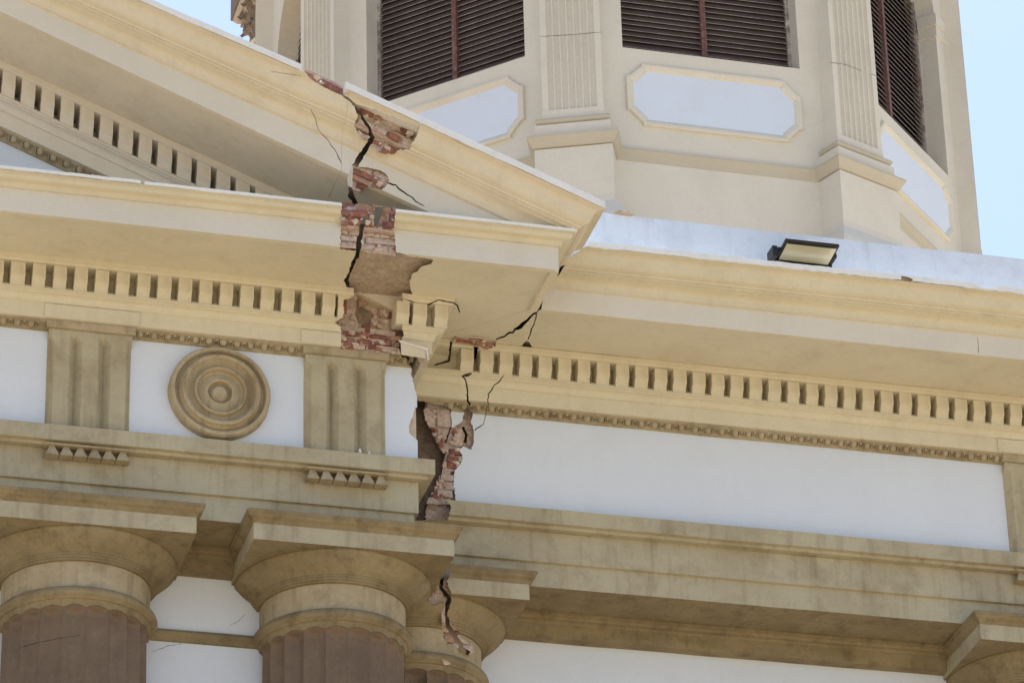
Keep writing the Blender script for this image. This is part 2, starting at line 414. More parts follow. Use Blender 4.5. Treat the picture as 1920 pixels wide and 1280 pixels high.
# plain fascia stepping forward over the triglyphs
def fascia_block(parent, xa, xb, Y, z0=15.652, z1=15.735):
    bm = bmesh.new(); box(bm, xa, xb, Y - .112, Y - .09, z0, z1); return mk('fascia_block', bm, CREAM, parent)
TRI = [3.905, 5.878]
for c in TRI[:1]: fascia_block(PE, c - .36, c + .36, YF, 15.6455, 15.76)
fascia_block(PE, 5.52, 5.83, YF, 15.6455, 15.76)
# dentils
def dentil_mesh(w=.105, back=.03):
    bm = bmesh.new()
    prof = [(back, 16.034), (.222, 16.034), (.222, 15.93)] + arc((.222, 15.925), (.186, 15.850), -.14, 4) + [(.150, 15.850), (.09, 15.86), (back, 15.875)]
    rs = [[bm.verts.new((s * w / 2, -p, z - 15.94)) for p, z in prof] for s in (-1, 1)]
    n = len(prof)
    for i in range(n): j = (i + 1) % n; bm.faces.new((rs[0][i], rs[0][j], rs[1][j], rs[1][i]))
    bm.faces.new(rs[0]); bm.faces.new(rs[1][::-1]); bmesh.ops.recalc_face_normals(bm, faces=bm.faces)
    me = bpy.data.meshes.new('dentil'); bm.to_mesh(me); bm.free(); me.materials.append(CREAM); return me
DM = dentil_mesh()
Rd = random.Random(5)
def dentil(parent, x, Y, z=15.94, rz=0., me=None, ry=0.):
    o = bpy.data.objects.new('dentil', me or DM); COL.objects.link(o)
    o.location = (x, Y, z); o.rotation_euler = (Rd.uniform(-.01, .01), ry + Rd.uniform(-.012, .012), rz); o.scale = (Rd.uniform(.93, 1.04), 1, Rd.uniform(.985, 1.01)); part(o, parent); return o
DS = .1595
xg0 = at(14, 500, YF - .2).x
for k in range(-14, 16): dentil(PE, xg0 + DS * (k + .5), YF)
p_d = []
for px in (755, 787, 827): p_d.append(dentil(PE, at(px, 600, YF - .2).x, YF))
p_last = dentil(PE, xg0 + DS * 16.28, YF)
# eggs and darts
def eggs(parent, x0, x1, Y, pitch=.1062, z=15.613, seed=1, slope=None, zbase=None, name='egg_and_dart'):
    R = random.Random(seed); bm = bmesh.new(); x = x0; k = 0
    while x < x1:
        zz = (slope(x) if slope else 0) + z
        if True:
            M = Matrix.Translation((x, Y - .048, zz)) @ Matrix.Diagonal((.027 * R.uniform(.85, 1.1), .024, .034 * R.uniform(.88, 1.05), 1))
            bmesh.ops.create_icosphere(bm, subdivisions=2, radius=1, matrix=M)
        for s in (-1, 1):        # husk either side of the egg
            M = Matrix.Translation((x + s * .037, Y - .046, zz + .002)) @ Matrix.Diagonal((.006, .022, .03, 1)); bmesh.ops.create_icosphere(bm, subdivisions=1, radius=1, matrix=M)
        M = Matrix.Translation((x + pitch / 2, Y - .052, zz + .004)) @ Matrix.Rotation(rad(45), 4, 'Y') @ Matrix.Diagonal((.022, .034, .022, 1))
        bmesh.ops.create_cube(bm, size=.9, matrix=M)
        x += pitch; k += 1
    for v in bm.verts: v.co += wob(v.co, .004, 16)
    return mk(name, bm, KHAKI, parent)
p_eggb = mk('egg_moulding', sweep(EGGP, portico_stations(frange(X0, 6.3, .02), True, True), .005, 3), KHAKI, PE)
eggs(PE, X0 + .1, TRI[0] - .36, YF, seed=2); eggs(PE, TRI[0] + .38, TRI[1] - .36, YF, seed=3); eg3 = eggs(PE, TRI[1] + .36, XC - .02, YF, seed=4)
# triglyphs
def triglyph(parent, cx, Y, seed=0):
    hw = .318; P = .066; G = .004
    xsn = [(-hw, G), (-hw + .045, P), (-.158, P), (-.108, G), (-.060, P), (.060, P), (.108, G), (.158, P), (hw - .045, P), (hw, G)]
    zs = [(15.575, 0), (15.553, 0), (15.54, .0), (15.487, 1), (15.2, 1), (14.9, 1), (14.753, 1)]
    bm = bmesh.new(); grid = []
    for z, full in zs:
        row = []
        for x, p in xsn:
            pp = P if not full else p
            v = Vector((cx + x, Y - pp, z)); row.append(bm.verts.new(v + wob(v, .004, 3.5, seed)))
        grid.append(row)
    for a, b in zip(grid, grid[1:]):
        for i in range(len(xsn) - 1): bm.faces.new((a[i], b[i], b[i + 1], a[i + 1]))
    # sides and back
    back = [[bm.verts.new((cx + s * hw, Y + .02, z)) for z, _ in zs] for s in (-1, 1)]
    for k in range(len(zs) - 1):
        bm.faces.new((back[0][k], back[0][k + 1], grid[k + 1][0], grid[k][0])); bm.faces.new((grid[k][-1], grid[k + 1][-1], back[1][k + 1], back[1][k]))
        bm.faces.new((back[1][k], back[1][k + 1], back[0][k + 1], back[0][k]))
    bm.faces.new([back[0][0]] + grid[0] + [back[1][0]]); bm.faces.new(([back[0][-1]] + grid[-1] + [back[1][-1]])[::-1])
    o = mk('triglyph', bm, KHAKIG, parent)
    bm = bmesh.new(); box(bm, cx - hw - .02, cx + hw + .02, Y - .088, Y + .02, 15.577, 15.6405); mk('triglyph_cap', bm, KHAKI, parent)
    # regula with six guttae
    bm = bmesh.new(); box(bm, cx - hw, cx + hw, Y - .104, Y - .002, 14.590, 14.601)
    for k in range(6):
        gx = cx - hw + .053 + k * (2 * hw - .106) / 5
        a = [bm.verts.new((gx + .018 * sx, Y - .056 + .016 * sy, 14.592)) for sx, sy in ((-1, -1), (1, -1), (1, 1), (-1, 1))]
        b = [bm.verts.new((gx + .050 * sx, Y - .056 + .046 * sy, 14.508)) for sx, sy in ((-1, -1), (1, -1), (1, 1), (-1, 1))]
        for i in range(4): j = (i + 1) % 4; bm.faces.new((a[i], a[j], b[j], b[i]))
        bm.faces.new(b); bm.faces.new(a[::-1])
    mk('guttae', bm, KHAKI, parent)
    return o
t1 = triglyph(PE, TRI[0], YF, 1); t2 = triglyph(PE, TRI[1], YF, 2); triglyph(PE, TRI[0] - 1.97, YF, 3)
# roundel
prof = [(.0, .030), (.05, .028), (.080, .018), (.088, .02), (.094, .048), (.11, .050), (.165, .036), (.176, .040), (.182, .066), (.192, .074), (.202, .07), (.212, .048), (.228, .042), (.245, .050), (.262, .068), (.268, .080), (.285, .088), (.300, .082), (.308, .062), (.325, .040), (.338, .038), (.345, .058), (.352, .066), (.376, .064), (.388, .05), (.392, -.01)]
bm = bmesh.new(); rings = []; n = 96
MX, MZ = 4.903, 15.178
prof = [(r, (p - .02) * 1.45 + .02 if p > 0 else p) for r, p in prof]
prof[0] = (0, .052); prof[1] = (.05, .050); prof[2] = (.078, .020); prof[3] = (.088, .018)
for k in range(n):
    a = 2 * math.pi * k / n
    rings.append([bm.verts.new((MX + r * math.cos(a), YF - p, MZ + r * math.sin(a) * .985)) for r, p in prof[1:]])
cv = bm.verts.new((MX, YF - prof[0][1], MZ))
for k in range(n):
    A, B = rings[k], rings[(k + 1) % n]
    bm.faces.new((cv, B[0], A[0]))
    for i in range(len(prof) - 2): bm.faces.new((A[i], B[i], B[i + 1], A[i + 1]))
for v in bm.verts: v.co += wob(v.co, .003, 6)
mk('roundel', bm, KHAKI, PE, smooth=False)

# ------------------------------------------------------------------ WING ENTABLATURE
WE = thing('wing_entablature', 'long cream entablature of the recessed wing with plain pale blue frieze', 'entablature', (10, 26.6, 14.14))
ws = wing_stations()
w_corn = mk('cornice', sweep(CORN_W + CORN_W_IN, ws, seed=12), CREAM, WE)
w_cop = strip('coping', WE, 1.207, 16.508, 16.556, wing_stations(n=230), 8, WHITEP, .010)
w_bed = mk('bed_moulding', sweep(BED + BED_IN, wing_stations(n=60), seed=14), CREAM, WE)
w_egg = mk('egg_moulding', sweep(EGGP, wing_stations(n=260), .005, 5), KHAKI, WE)
w_frz = mk('frieze', sweep(FRZ, wing_stations(n=30), .0012), BLUE, WE)
w_tae = mk('taenia', sweep(TAE, wing_stations(n=60), .003, 17), KHAKIG, WE)
w_arc = mk('architrave', sweep(ARC, wing_stations(n=40), .002, 19), KHAKIG, WE)
w_core = core('brick_core', WE, [(lambda p, z, x=x: (x, YW - p, z)) for x in frange(6.2, 8.3, .028)], [(.90, 16.27), (.835, 16.2), (.835, 16.14), (.09, 16.14), (-.012, 16.06), (-.010, 15.86), (.010, 15.76), (.010, 15.69), (-.055, 15.66), (-.055, 14.35), (-.9, 14.35), (-.9, 16.27)], .034, MORTARP)
mk('masonry_backing', sweep([(-.34, 16.26), (.6, 16.26), (.6, 16.15), (-.06, 16.1), (-.06, 14.36), (-.34, 14.36)], [(lambda p, z, x=x: (x, YW - p, z)) for x in (8.35, 11, X1)]), MORTAR, WE)
xw0 = at(1112, 690, YW - .2).x
for k in range(-7, 34):
    x = xw0 + DS * (k + .5)
    if x > XC + .33: dentil(WE, x, YW)
WTRI = 11.84
eggs(WE, XC + .42, WTRI - .35, YW, pitch=.112, seed=6); eggs(WE, WTRI + .37, X1 - .1, YW, pitch=.112, seed=7)
triglyph(WE, WTRI, YW, 4)
bm = bmesh.new(); box(bm, WTRI - .38, WTRI + .36, YW - .112, YW - .09, 15.6455, 15.76); mk('fascia_block', bm, CREAM, WE)

for o_ in (p_arc, w_arc): paint(o_, OCHRE, lambda c, n: n.z < -.7 and c.z < 14.2)  # soffits coloured darker, underside shade put into the colour
# ------------------------------------------------------------------ PEDIMENT
PD = thing('pediment', 'sloping cream raking cornice of the pediment, broken open over red bricks', 'pediment', (3.5, 25.6, 16.37))
def zb(x): return 17.796 - .404 * (x - 3.015)
def ztL(x): return 17.866 - .3605 * (x - 4.126) - (.02 if x > 9 else 0)
def ztR(x): return 17.334 - .396 * (x - 5.645)
def rake(p, z, x, top):
    """z here is the level profile's height; map it on to the slope (16.072 -> lower line, 16.556 -> upper line)"""
    t = (z - 16.072) / (16.556 - 16.072)
    if t < 0: return zb(x) + (z - 16.072) * 1.08
    return lerp(zb(x), top(x), t)
def rake_st(xs, top, mitre=False, back=False):
    st = [(lambda p, z, x=x: (x, YF - p + .006, rake(p, z, x, top))) for x in xs]
    xe = xs[-1]
    if mitre:
        for t in (.3, .6, .85, 1.0): st.append(lambda p, z, t=t: (lerp(xe, XC + p, t), YF - p + .006, rake(p, z, lerp(xe, XC + p, t), top)))
    if back:
        for t in (.5, 1.0): st.append(lambda p, z, t=t: (XC + p, lerp(YF - p, YW - p - .004, t), rake(p, z, XC + p, top)))
    return st
RC_IN = [(.25, 16.135), (.86, 16.133), (.862, 16.24), (.93, 16.32), (1.02, 16.42), (1.12, 16.455), (.25, 16.455)]
RC = [(.25, 16.505)] + SIMA
r_L = mk('raking_cornice', sweep(RC + RC_IN, rake_st(frange(X0, 5.66, .14), lambda x: lerp(ztL(x), ztR(x), max(0, min(1, (x - 5.3) / .36)))), seed=21), CREAM2, PD)
r_R = mk('raking_cornice', sweep(RC + RC_IN, rake_st(frange(5.662, 7.0, .12), ztR, True, True), seed=22), CREAM2, PD)
c_L = strip('coping', PD, 1.207, 16.509, 16.556, rake_st(frange(X0, 5.285, .04), ztL), 3, WHITEP, .003, .25)
c_R = strip('coping', PD, 1.207, 16.509, 16.556, rake_st(frange(5.63, 7.2, .04), ztR, True, True), 4, WHITEP, .003, .25)
r_core = core('brick_core', PD, rake_st(frange(4.9, 6.6, .028), ztR), [(.1, 16.43), (1.08, 16.43), (1.0, 16.40), (.91, 16.30), (.835, 16.22), (.835, 16.14), (.27, 16.14), (.1, 16.14)], .02, MORTAR)
mk('masonry_backing', sweep([(-.6, 16.42), (.8, 16.42), (.8, 16.2), (-.305, 16.16), (-.305, 15.6), (-.6, 15.6)], rake_st([X0, 3, 5.3], ztL)), MORTAR, PD)
mk('bed_moulding', sweep([(a, b) for a, b in bedp(-.2)] + [(-.3, 15.643), (-.3, 16.0879)], rake_st(frange(X0, 6.6, .15), ztR), seed=25), GREY, PD)
mk('egg_moulding', sweep(EGGP, rake_st(frange(X0, 6.6, .05), ztR), .005, 26), KHAKI, PD)
eggs(PD, X0, 4.6, YF, pitch=.104, z=0, seed=9, slope=lambda x: zb(x) + (15.613 - 16.072) * 1.08)
def rake_dentil_mesh():
    me = dentil_mesh(.107, -.21); me.name = 'raking_dentil'
    sh = Matrix.Identity(4)
    for v in me.vertices: v.co.z = v.co.z * 1.12 - .404 * v.co.x
    me.materials.clear(); me.materials.append(GREY); return me
RDM = rake_dentil_mesh()
xr0 = at(34.5, 165, YF - .2).x
for k in range(-20, 17):
    x = xr0 + .1535 * (k + .5); dentil(PD, x, YF, zb(x) + (15.945 - 16.072) * 1.08 - .005, me=RDM)
# tympanum wall
bm = bmesh.new()
v = [bm.verts.new(c) for c in ((X0, YF + .012, 16.2), (7.0, YF + .012, 16.2), (X0, YF + .012, zb(X0) - .2), (7.0, YF + .012, 16.21), (X0, YF + .2, 16.2), (7.0, YF + .2, 16.2), (X0, YF + .2, zb(X0) - .2), (7.0, YF + .2, 16.21))]
for f in ((0, 1, 3, 2), (5, 4, 6, 7), (0, 2, 6, 4), (1, 5, 7, 3), (2, 3, 7, 6), (0, 4, 5, 1)): bm.faces.new([v[i] for i in f])
mk('tympanum', bm, BLUE, PD)

bm = bmesh.new(); box(bm, X0, 6.44, 26.40, 33, 14.25, 16.33); mk('sun_stop_block', bm, MORTAR, PE)  # unseen fill, added to stop sunlight leaking in behind the portico
bm = bmesh.new(); box(bm, 6.45, X1, 27.12, 33, 14.25, 16.33); mk('sun_stop_block', bm, MORTAR, WE)  # unseen fill behind the wing, added against the same sunlight leaks
bm = bmesh.new(); tp = [(x, zb(x) + .34) for x in (X0, 7.4)]
A = [bm.verts.new((x, 26.3, z)) for x, z in ((X0, 16.34), (7.4, 16.34), (7.4, tp[1][1]), (X0, tp[0][1]))]; B = [bm.verts.new((v_.co.x, 33, v_.co.z)) for v_ in A]
for i in range(4): j = (i + 1) % 4; bm.faces.new((A[i], A[j], B[j], B[i]))
bm.faces.new(A); bm.faces.new(B[::-1]); mk('sun_stop_roof', bm, MORTAR, PD)  # unseen roof mass, added to keep sunlight out of the hollow portico
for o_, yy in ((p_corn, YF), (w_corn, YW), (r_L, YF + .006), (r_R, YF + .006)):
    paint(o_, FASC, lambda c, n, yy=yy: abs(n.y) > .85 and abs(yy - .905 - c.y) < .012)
# ------------------------------------------------------------------ exposed bricks
H_TOP = [(560, 112), (572, 121), (603, 128), (640, 144), (652, 140), (652, 176), (641, 179), (624, 172), (602, 161), (582, 148), (573, 136), (567, 126)]
H_PATCH = [(664, 193), (682, 200), (700, 205), (722, 213), (742, 221), (757, 228), (775, 233), (785, 240), (781, 256), (774, 266), (767, 281), (748, 281), (738, 289), (716, 287), (703, 279), (690, 266), (679, 259), (664, 236), (669, 224), (672, 210)]
H_LIP = [(662, 314), (690, 314), (712, 319), (724, 327), (730, 338), (724, 349), (716, 356), (703, 352), (690, 351), (676, 357), (665, 372), (660, 350)]
H_CORN = [(641, 360), (742, 360), (742, 398), (738, 430), (741, 450), (742, 470), (743, 481), (720, 476), (690, 474), (668, 466), (637, 466), (640, 430)]
H_BED = [(664, 534), (760, 544), (754, 551), (756, 566), (749, 580), (757, 600), (754, 616), (757, 628), (750, 640), (746, 664), (640, 654), (639, 612), (627, 604), (642, 597), (646, 585), (643, 572), (644, 562), (655, 559), (664, 555)]
H_WING = [(770, 748), (844, 762), (847, 801), (858, 796), (867, 789), (870, 776), (868, 765), (880, 766), (886, 775), (883, 790), (888, 805), (889, 828), (884, 842), (869, 836), (862, 842), (867, 856), (864, 870), (852, 881), (850, 905), (854, 936), (858, 945), (770, 945)]
H_RED = [(852, 629), (880, 629), (905, 631), (931, 638), (929, 649), (912, 656), (901, 650), (880, 645), (851, 641)]
H_CAP = [(815, 1078), (826, 1066), (840, 1064), (846, 1072), (838, 1090), (846, 1110), (845, 1130), (838, 1150), (846, 1168), (858, 1180), (866, 1196), (884, 1206), (890, 1222), (878, 1228), (860, 1216), (838, 1206), (828, 1180), (828, 1150), (832, 1128), (808, 1134), (796, 1118), (806, 1106), (822, 1102)]
bk1 = bricks('brickwork', PD, 5.2, 5.75, 17.27, 17.50, YF - 1.10, -.40, .085, .40, 3, .0, .1, .005, clip=H_TOP)
bk2 = bricks('brickwork', PD, 5.60, 6.32, 17.01, 17.14, YF - 1.00, -.40, .052, .15, 7, .3, .1, .018, clip=H_PATCH)
bk3 = bricks('brickwork', PD, 5.60, 6.32, 17.14, 17.36, YF - 1.05, -.40, .055, .13, 11, .45, .1, .018, clip=H_PATCH)
bk4 = bricks('brickwork', PD, 5.70, 6.15, 16.64, 16.90, YF - .88, -.34, .055, .22, 13, .35, .1, .012, clip=H_LIP)
bk5 = bricks('brickwork', PE, 5.60, 6.12, 16.235, 16.372, YF - .955, -.0, .066, .15, 5, .12, .12, .016, clip=H_CORN)
bk6 = bricks('brickwork', PE, 5.60, 6.12, 16.068, 16.235, YF - .89, -.0, .056, .24, 6, .92, .1, .006, clip=H_CORN)
bk7 = bricks('brickwork', PE, 5.60, 6.25, 15.66, 15.80, YF - .085, .0, .05, .15, 8, .08, .1, .02, .014, clip=H_BED)
bk8 = bricks('brickwork', PE, 5.66, 6.25, 15.80, 16.06, YF - .045, .0, .17, .085, 12, .5, .1, .035, .022, clip=H_BED)
bk9 = bricks('brickwork', PE, 5.60, 6.30, 15.585, 15.655, YF - .088, .0, .066, .30, 9, 1.0, .1, .006, clip=H_BED)
bk10 = bricks('brickwork', WE, 6.72, 6.95, 15.08, 15.26, YW + .002, .0, .065, .12, 10, .5, .1, .012, clip=H_WING)
bk12 = bricks('brickwork', WE, 6.60, 6.86, 14.62, 15.02, YW + .004, .0, .07, .14, 31, .95, .1, .014, clip=H_WING, chunks=34)
bk13 = bricks('brickwork', WE, 6.72, 6.92, 15.28, 15.60, YW + .012, .0, .16, .16, 33, .97, .06, .012, clip=H_WING, chunks=16)
bk11 = bricks('brickwork', WE, 6.75, 7.30, 15.98, 16.085, YW - .30, .0, .05, .17, 17, .25, .2, .01, clip=H_RED)

# ------------------------------------------------------------------ the cuts (outlines in photograph pixels)
# raking cornice: missing strip at the top edge, crack, brick patch
RK = [r_L, r_R]
cut(RK, H_TOP, 24.6, 25.05, 1.2, 1)
crack(RK, [(638, 176, 4), (655, 187, 4), (667, 198, 6), (673, 212, 9)], 24.6, 25.3, .6, 2)
cut(RK, H_PATCH, 24.6, 25.14, 1.4, 3)
crack(RK + [c_R], [(781, 252, 3), (785, 238, 3), (792, 221, 2.5)], 24.6, 24.88, .5, 4, VOID)
crack([r_core, bk2, bk3], [(672, 205, 4), (680, 222, 5), (692, 240, 5), (697, 258, 9), (690, 276, 9)], 24.6, 25.4, 1, 5, VOID)
crack(RK + [r_core], [(697, 262, 6), (684, 281, 11), (672, 300, 12), (664, 318, 13), (657, 330, 12), (661, 350, 13), (659, 366, 12), (668, 386, 9)], 24.7, 25.9, 1.1, 6, VOID)
cut(RK, H_LIP, 24.8, 25.3, 1, 7)
crack(RK, [(724, 343, 3), (742, 347, 3), (752, 357, 3), (764, 365, 2.6), (777, 373, 2.4), (779, 378, 2), (795, 386, 1.4)], 24.8, 25.3, 1.3, 8, VOID)
crack([r_L], [(583, 205, .8), (591, 222, 1.3), (597, 244, 1.2), (614, 262, 1.3), (629, 283, 1.3), (641, 308, 1.6), (652, 315, 2.4)], 24.7, 25.2, .7, 9)
crack([r_L], [(508, 134, .6), (540, 139, 1.0), (572, 144, .9)], 24.7, 24.95, .5, 10)
cut([r_R], [(845, 255), (858, 258), (877, 268), (894, 277), (893, 282), (874, 275), (856, 265), (846, 259)], 24.6, 24.93, .7, 11, MORTAR)
crack([p_cop], [(-5, 321, 1), (60, 326, 1.6), (120, 332, 2.2), (140, 335, 3.4), (150, 336, 1.6), (200, 342, 1.2), (300, 350, 1), (380, 357, 1)], 24.8, 25.06, .7, 12, VOID)
cut([p_cop], [(376, 352), (400, 354), (402, 361), (380, 359)], 24.8, 25.1, .8, 12, MORTAR)
# horizontal cornice gap
cut([p_corn, p_cop2], H_CORN, 24.5, 25.25, 1.5, 12)
cut([p_corn], [(641, 463), (673, 467), (742, 472), (765, 480), (800, 484), (813, 488), (808, 495), (790, 500), (784, 508), (772, 514), (768, 530), (773, 550), (762, 560), (745, 580), (640, 560), (652, 540), (645, 527), (653, 512), (658, 495), (666, 478), (668, 470), (641, 467)], 24.8, 25.95, 1.2, 13)
crack([p_core, bk5, bk6], [(684, 405, 7), (679, 425, 9), (674, 447, 9), (672, 467, 9), (668, 480, 8), (661, 497, 9), (653, 512, 9), (648, 525, 10), (653, 538, 7), (664, 546, 4)], 24.7, 26.1, 1.3, 14, VOID)
cut([p_core, bk5], [(702, 388), (720, 388), (716, 402), (708, 424), (700, 424), (702, 404)], 24.7, 25.8, .8, 15, MORTAR)
# bed moulding hole
cut([p_bed, p_last], H_BED, 25.4, 26.05, 1.1, 16)
cut([p_eggb, t2], [(640, 640), (746, 650), (748, 668), (700, 662), (640, 655)], 25.7, 26.02, .9, 17)
cut([bk8], [(667, 580), (680, 572), (694, 574), (700, 590), (696, 606), (684, 611), (672, 606), (667, 594)], 25.5, 25.985, 1.8, 18, VOID)
cut([bk8], [(737, 566), (744, 574), (746, 600), (741, 610), (733, 600), (734, 580)], 25.5, 26.05, 1.5, 19, VOID)
crack([p_bed, p_corn], [(754, 560, 2), (770, 540 + 24, 2.2), (790, 571, 2.4), (804, 571, 3.4), (822, 562, 2), (850, 568, 2.4), (858, 573, 3), (862, 586, 2)], 25.0, 26.0, .6, 20)
crack([p_bed, p_core, p_eggb, p_frz], [(741, 637, 6), (750, 648, 9), (756, 664, 8), (768, 676, 8), (776, 690, 5), (781, 712, 5)], 25.5, 26.3, 1, 21)
cut([p_bed, p_eggb, p_frz], [(749, 640), (803, 652), (804, 664), (822, 668), (800, 690), (792, 706), (781, 716), (776, 702), (766, 684), (752, 668)], 25.6, 26.05, 1.1, 22)
# portico frieze broken edge
cut([p_frz, p_eggb], [(772, 680), (800, 690), (800, 760), (780, 740), (776, 720), (771, 700)], 25.8, 26.6, 1.2, 23)
cut([p_frz], [(767, 800), (775, 776), (779, 762), (790, 770), (790, 830), (778, 822), (768, 812)], 25.8, 26.04, 1, 24)
# wing: hole in frieze by the corner
cut([w_frz, w_egg], H_WING, 26.3, 26.72, 1.2, 25)
cut([w_core, bk10, bk12, bk13], [(770, 750), (800, 752), (794, 770), (797, 788), (808, 804), (816, 826), (828, 844), (836, 850), (832, 866), (829, 884), (819, 900), (812, 922), (800, 942), (797, 975), (770, 975)], 26.4, 26.83, 2.2, 26, VOID)
crack([w_core, bk13], [(845, 800, 3), (838, 822, 3), (830, 845, 4)], 26.4, 26.85, .8, 27, VOID)
crack([w_core, bk13], [(868, 800, 6), (874, 815, 5), (872, 830, 6)], 26.4, 26.85, .8, 28, VOID)
cut([w_tae, w_arc, w_frz], [(780, 930), (838, 938), (846, 950), (842, 966), (838, 975), (780, 975)], 26.3, 26.72, 1, 29)
cut([w_cop], [(1826, 531), (1845, 533), (1866, 537), (1878, 536), (1868, 542), (1845, 540)], 25.3, 25.6, .8, 60, MORTAR)
cut([w_cop], [(1688, 517), (1700, 519), (1712, 524), (1704, 530), (1692, 528)], 25.35, 25.47, .8, 61, MORTAR)
cut([w_cop], [(1110, 462), (1119, 464), (1116, 473), (1108, 471)], 25.35, 25.48, .8, 62, MORTAR)
# cracks over the wing cornice and bed
crack([w_corn, w_cop, w_core], [(1103, 452, 7), (1090, 464, 6), (1074, 474, 5), (1060, 490, 6), (1050, 508, 6), (1040, 520, 3)], 25.0, 26.4, .5, 30)
crack([w_corn, p_corn, w_core], [(1017, 565, 2), (1013, 578, 6), (1004, 586, 4), (988, 600, 5), (975, 612, 7), (962, 622, 5), (945, 630, 3.5), (930, 636, 2.5)], 25.1, 26.6, 1.9, 31, VOID)
crack([w_corn, w_core], [(1006, 585, 1.6), (1003, 604, 2), (996, 620, 2.4), (990, 636, 2.2)], 25.3, 26.5, 1.3, 32, VOID)
cut([w_corn], [(978, 651), (981, 644), (987, 638), (993, 642), (998, 650), (988, 654)], 25.5, 26.6, .6, 33)
cut([w_corn, w_bed, p_corn], H_RED, 25.5, 26.33, .8, 34)
crack([w_bed, w_core, w_egg], [(893, 650, 9), (890, 672, 7), (884, 690, 5), (881, 700, 6), (868, 705, 6), (874, 712, 3), (876, 730, 3), (877, 752, 3), (884, 762, 6)], 26.1, 26.9, 1.3, 35, VOID)
crack([w_bed, w_egg, w_frz, w_core], [(957, 687, 1.4), (944, 706, 1.8), (926, 724, 1.8), (916, 738, 2), (915, 758, 1.6), (911, 776, 1.5), (907, 794, 1.6), (890, 807, 2)], 26.1, 26.8, 1.6, 36, VOID)
crack([w_bed], [(846, 640, 5), (844, 660, 4), (842, 676, 5), (815, 684, 3)], 26.0, 26.7, .8, 37)
crack([w_corn], [(1832, 630, .5), (1834, 645, .8), (1835, 662, .9)], 25.2, 25.8, .5, 38)

# ------------------------------------------------------------------ COLUMNS
def column(label, cx, cy, group='columns of the church front', fl=20):
    C = thing('column', label, 'column', (cx, cy, 0), group)
    k = []
    ab = [(.55, 14.139), (.822, 14.139), (.822, 14.120)] + scurve((.812, 14.112), (.772, 14.052), .2, 4) + [(.765, 14.045), (.765, 13.915), (.55, 13.915)]
    k.append(mk('abacus', square_ring(ab, cx, cy), KHAKIG, C)); paint(k[-1], OCHRE, lambda c, n: n.z < -.4 or c.z > 14.05)  # ochre cyma; down-facing sides browned too, their shade put into the colour
    ech = [(.60, 13.9145), (.745, 13.9145), (.748, 13.90), (.735, 13.875), (.70, 13.84), (.655, 13.80), (.620, 13.776), (.618, 13.766), (.606, 13.762), (.606, 13.748), (.594, 13.744), (.592, 13.730), (.580, 13.727), (.578, 13.712), (.40, 13.711)]
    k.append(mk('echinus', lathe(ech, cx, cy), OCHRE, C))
    k.append(mk('neck', lathe([(.40, 13.7105), (.556, 13.7105), (.554, 13.62), (.552, 13.505), (.40, 13.505)], cx, cy), KHAKI, C))
    ring = [(.5, 13.5045), (.565, 13.5045), (.585, 13.497), (.605, 13.478), (.612, 13.455), (.603, 13.432), (.585, 13.416), (.580, 13.408), (.566, 13.404)]
    # collar under the ring, scalloped over the flutes
    bm = bmesh.new(); seg = 240; rings = []
    for i in range(seg):
        a = 2 * math.pi * i / seg; s = abs(math.sin(fl * a / 2))
        zb_ = 13.350 + .022 * s
        rings.append([bm.verts.new((cx + r * math.cos(a), cy + r * math.sin(a), z)) for r, z in ring + [(.556, 13.385), (.553, zb_), (.50, zb_)]])
    m = len(rings[0])
    for i in range(seg):
        A, B = rings[i], rings[(i + 1) % seg]
        for j in range(m - 1): bm.faces.new((A[j], B[j], B[j + 1], A[j + 1]))
    bm.faces.new([r[0] for r in rings][::-1]); bm.faces.new([r[-1] for r in rings])
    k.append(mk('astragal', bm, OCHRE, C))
    bm = bmesh.new(); rings = []
    zs = [13.40, 13.36, 13.34, 13.30, 13.2, 12.5, 11, 8, 5, 2, .3]
    for i in range(seg):
        a = 2 * math.pi * i / seg; fx = abs(math.sin(fl * a / 2)); col = []
        for z in zs:
            R0 = .538 + (13.4 - z) * .008
            dp = .068 * (fx ** .75) * (0 if z > 13.35 else (.6 if z > 13.32 else 1))
            col.append(bm.verts.new((cx + (R0 - dp) * math.cos(a), cy + (R0 - dp) * math.sin(a), z)))
        rings.append(col)
    for i in range(seg):
        A, B = rings[i], rings[(i + 1) % seg]
        for j in range(len(zs) - 1): bm.faces.new((A[j], B[j], B[j + 1], A[j + 1]))
    bm.faces.new([r[0] for r in rings][::-1]); bm.faces.new([r[-1] for r in rings])
    k.append(mk('shaft', bm, SHAFT, C))
    k.append(mk('base', square_ring([(.3, .32), (.78, .32), (.82, .28), (.82, .0), (.3, .0)], cx, cy, 2), KHAKIG, C))
    return C, k
c1, k1 = column('fluted brown column at the left edge, under the triglyph left of the roundel', 3.945, 26.563)
c2, k2 = column('fluted brown column under the broken corner of the portico', 5.905, 26.563)
c3, k3 = column('half hidden column with cracked capital behind the corner column', 6.665, 27.22)
c4, k4 = column('rightmost column, its capital cut off by the right edge', 11.888, 27.22)
cut(k3[:4], H_CAP, 26.2, 26.78, 1.2, 50)
cut(k3[3:4], [(826, 1232), (838, 1234), (852, 1250), (846, 1256), (834, 1246)], 26.3, 26.66, .8, 51)
bkc = bricks('broken_masonry', c3, 6.4, 7.2, 13.74, 14.12, 26.56, 0, .075, .12, 21, .85, .12, .03, clip=H_CAP)
bkd = bricks('broken_masonry', c3, 6.4, 7.2, 13.40, 13.72, 26.71, 0, .075, .12, 22, .7, .12, .02, clip=H_CAP)
crack([bkc, bkd], [(838, 1066, 7), (830, 1084, 7), (826, 1100, 6), (842, 1122, 10), (838, 1150, 10), (840, 1172, 10), (868, 1216, 8), (880, 1224, 8)], 26.2, 27.2, 1.2, 52, MORTAR)

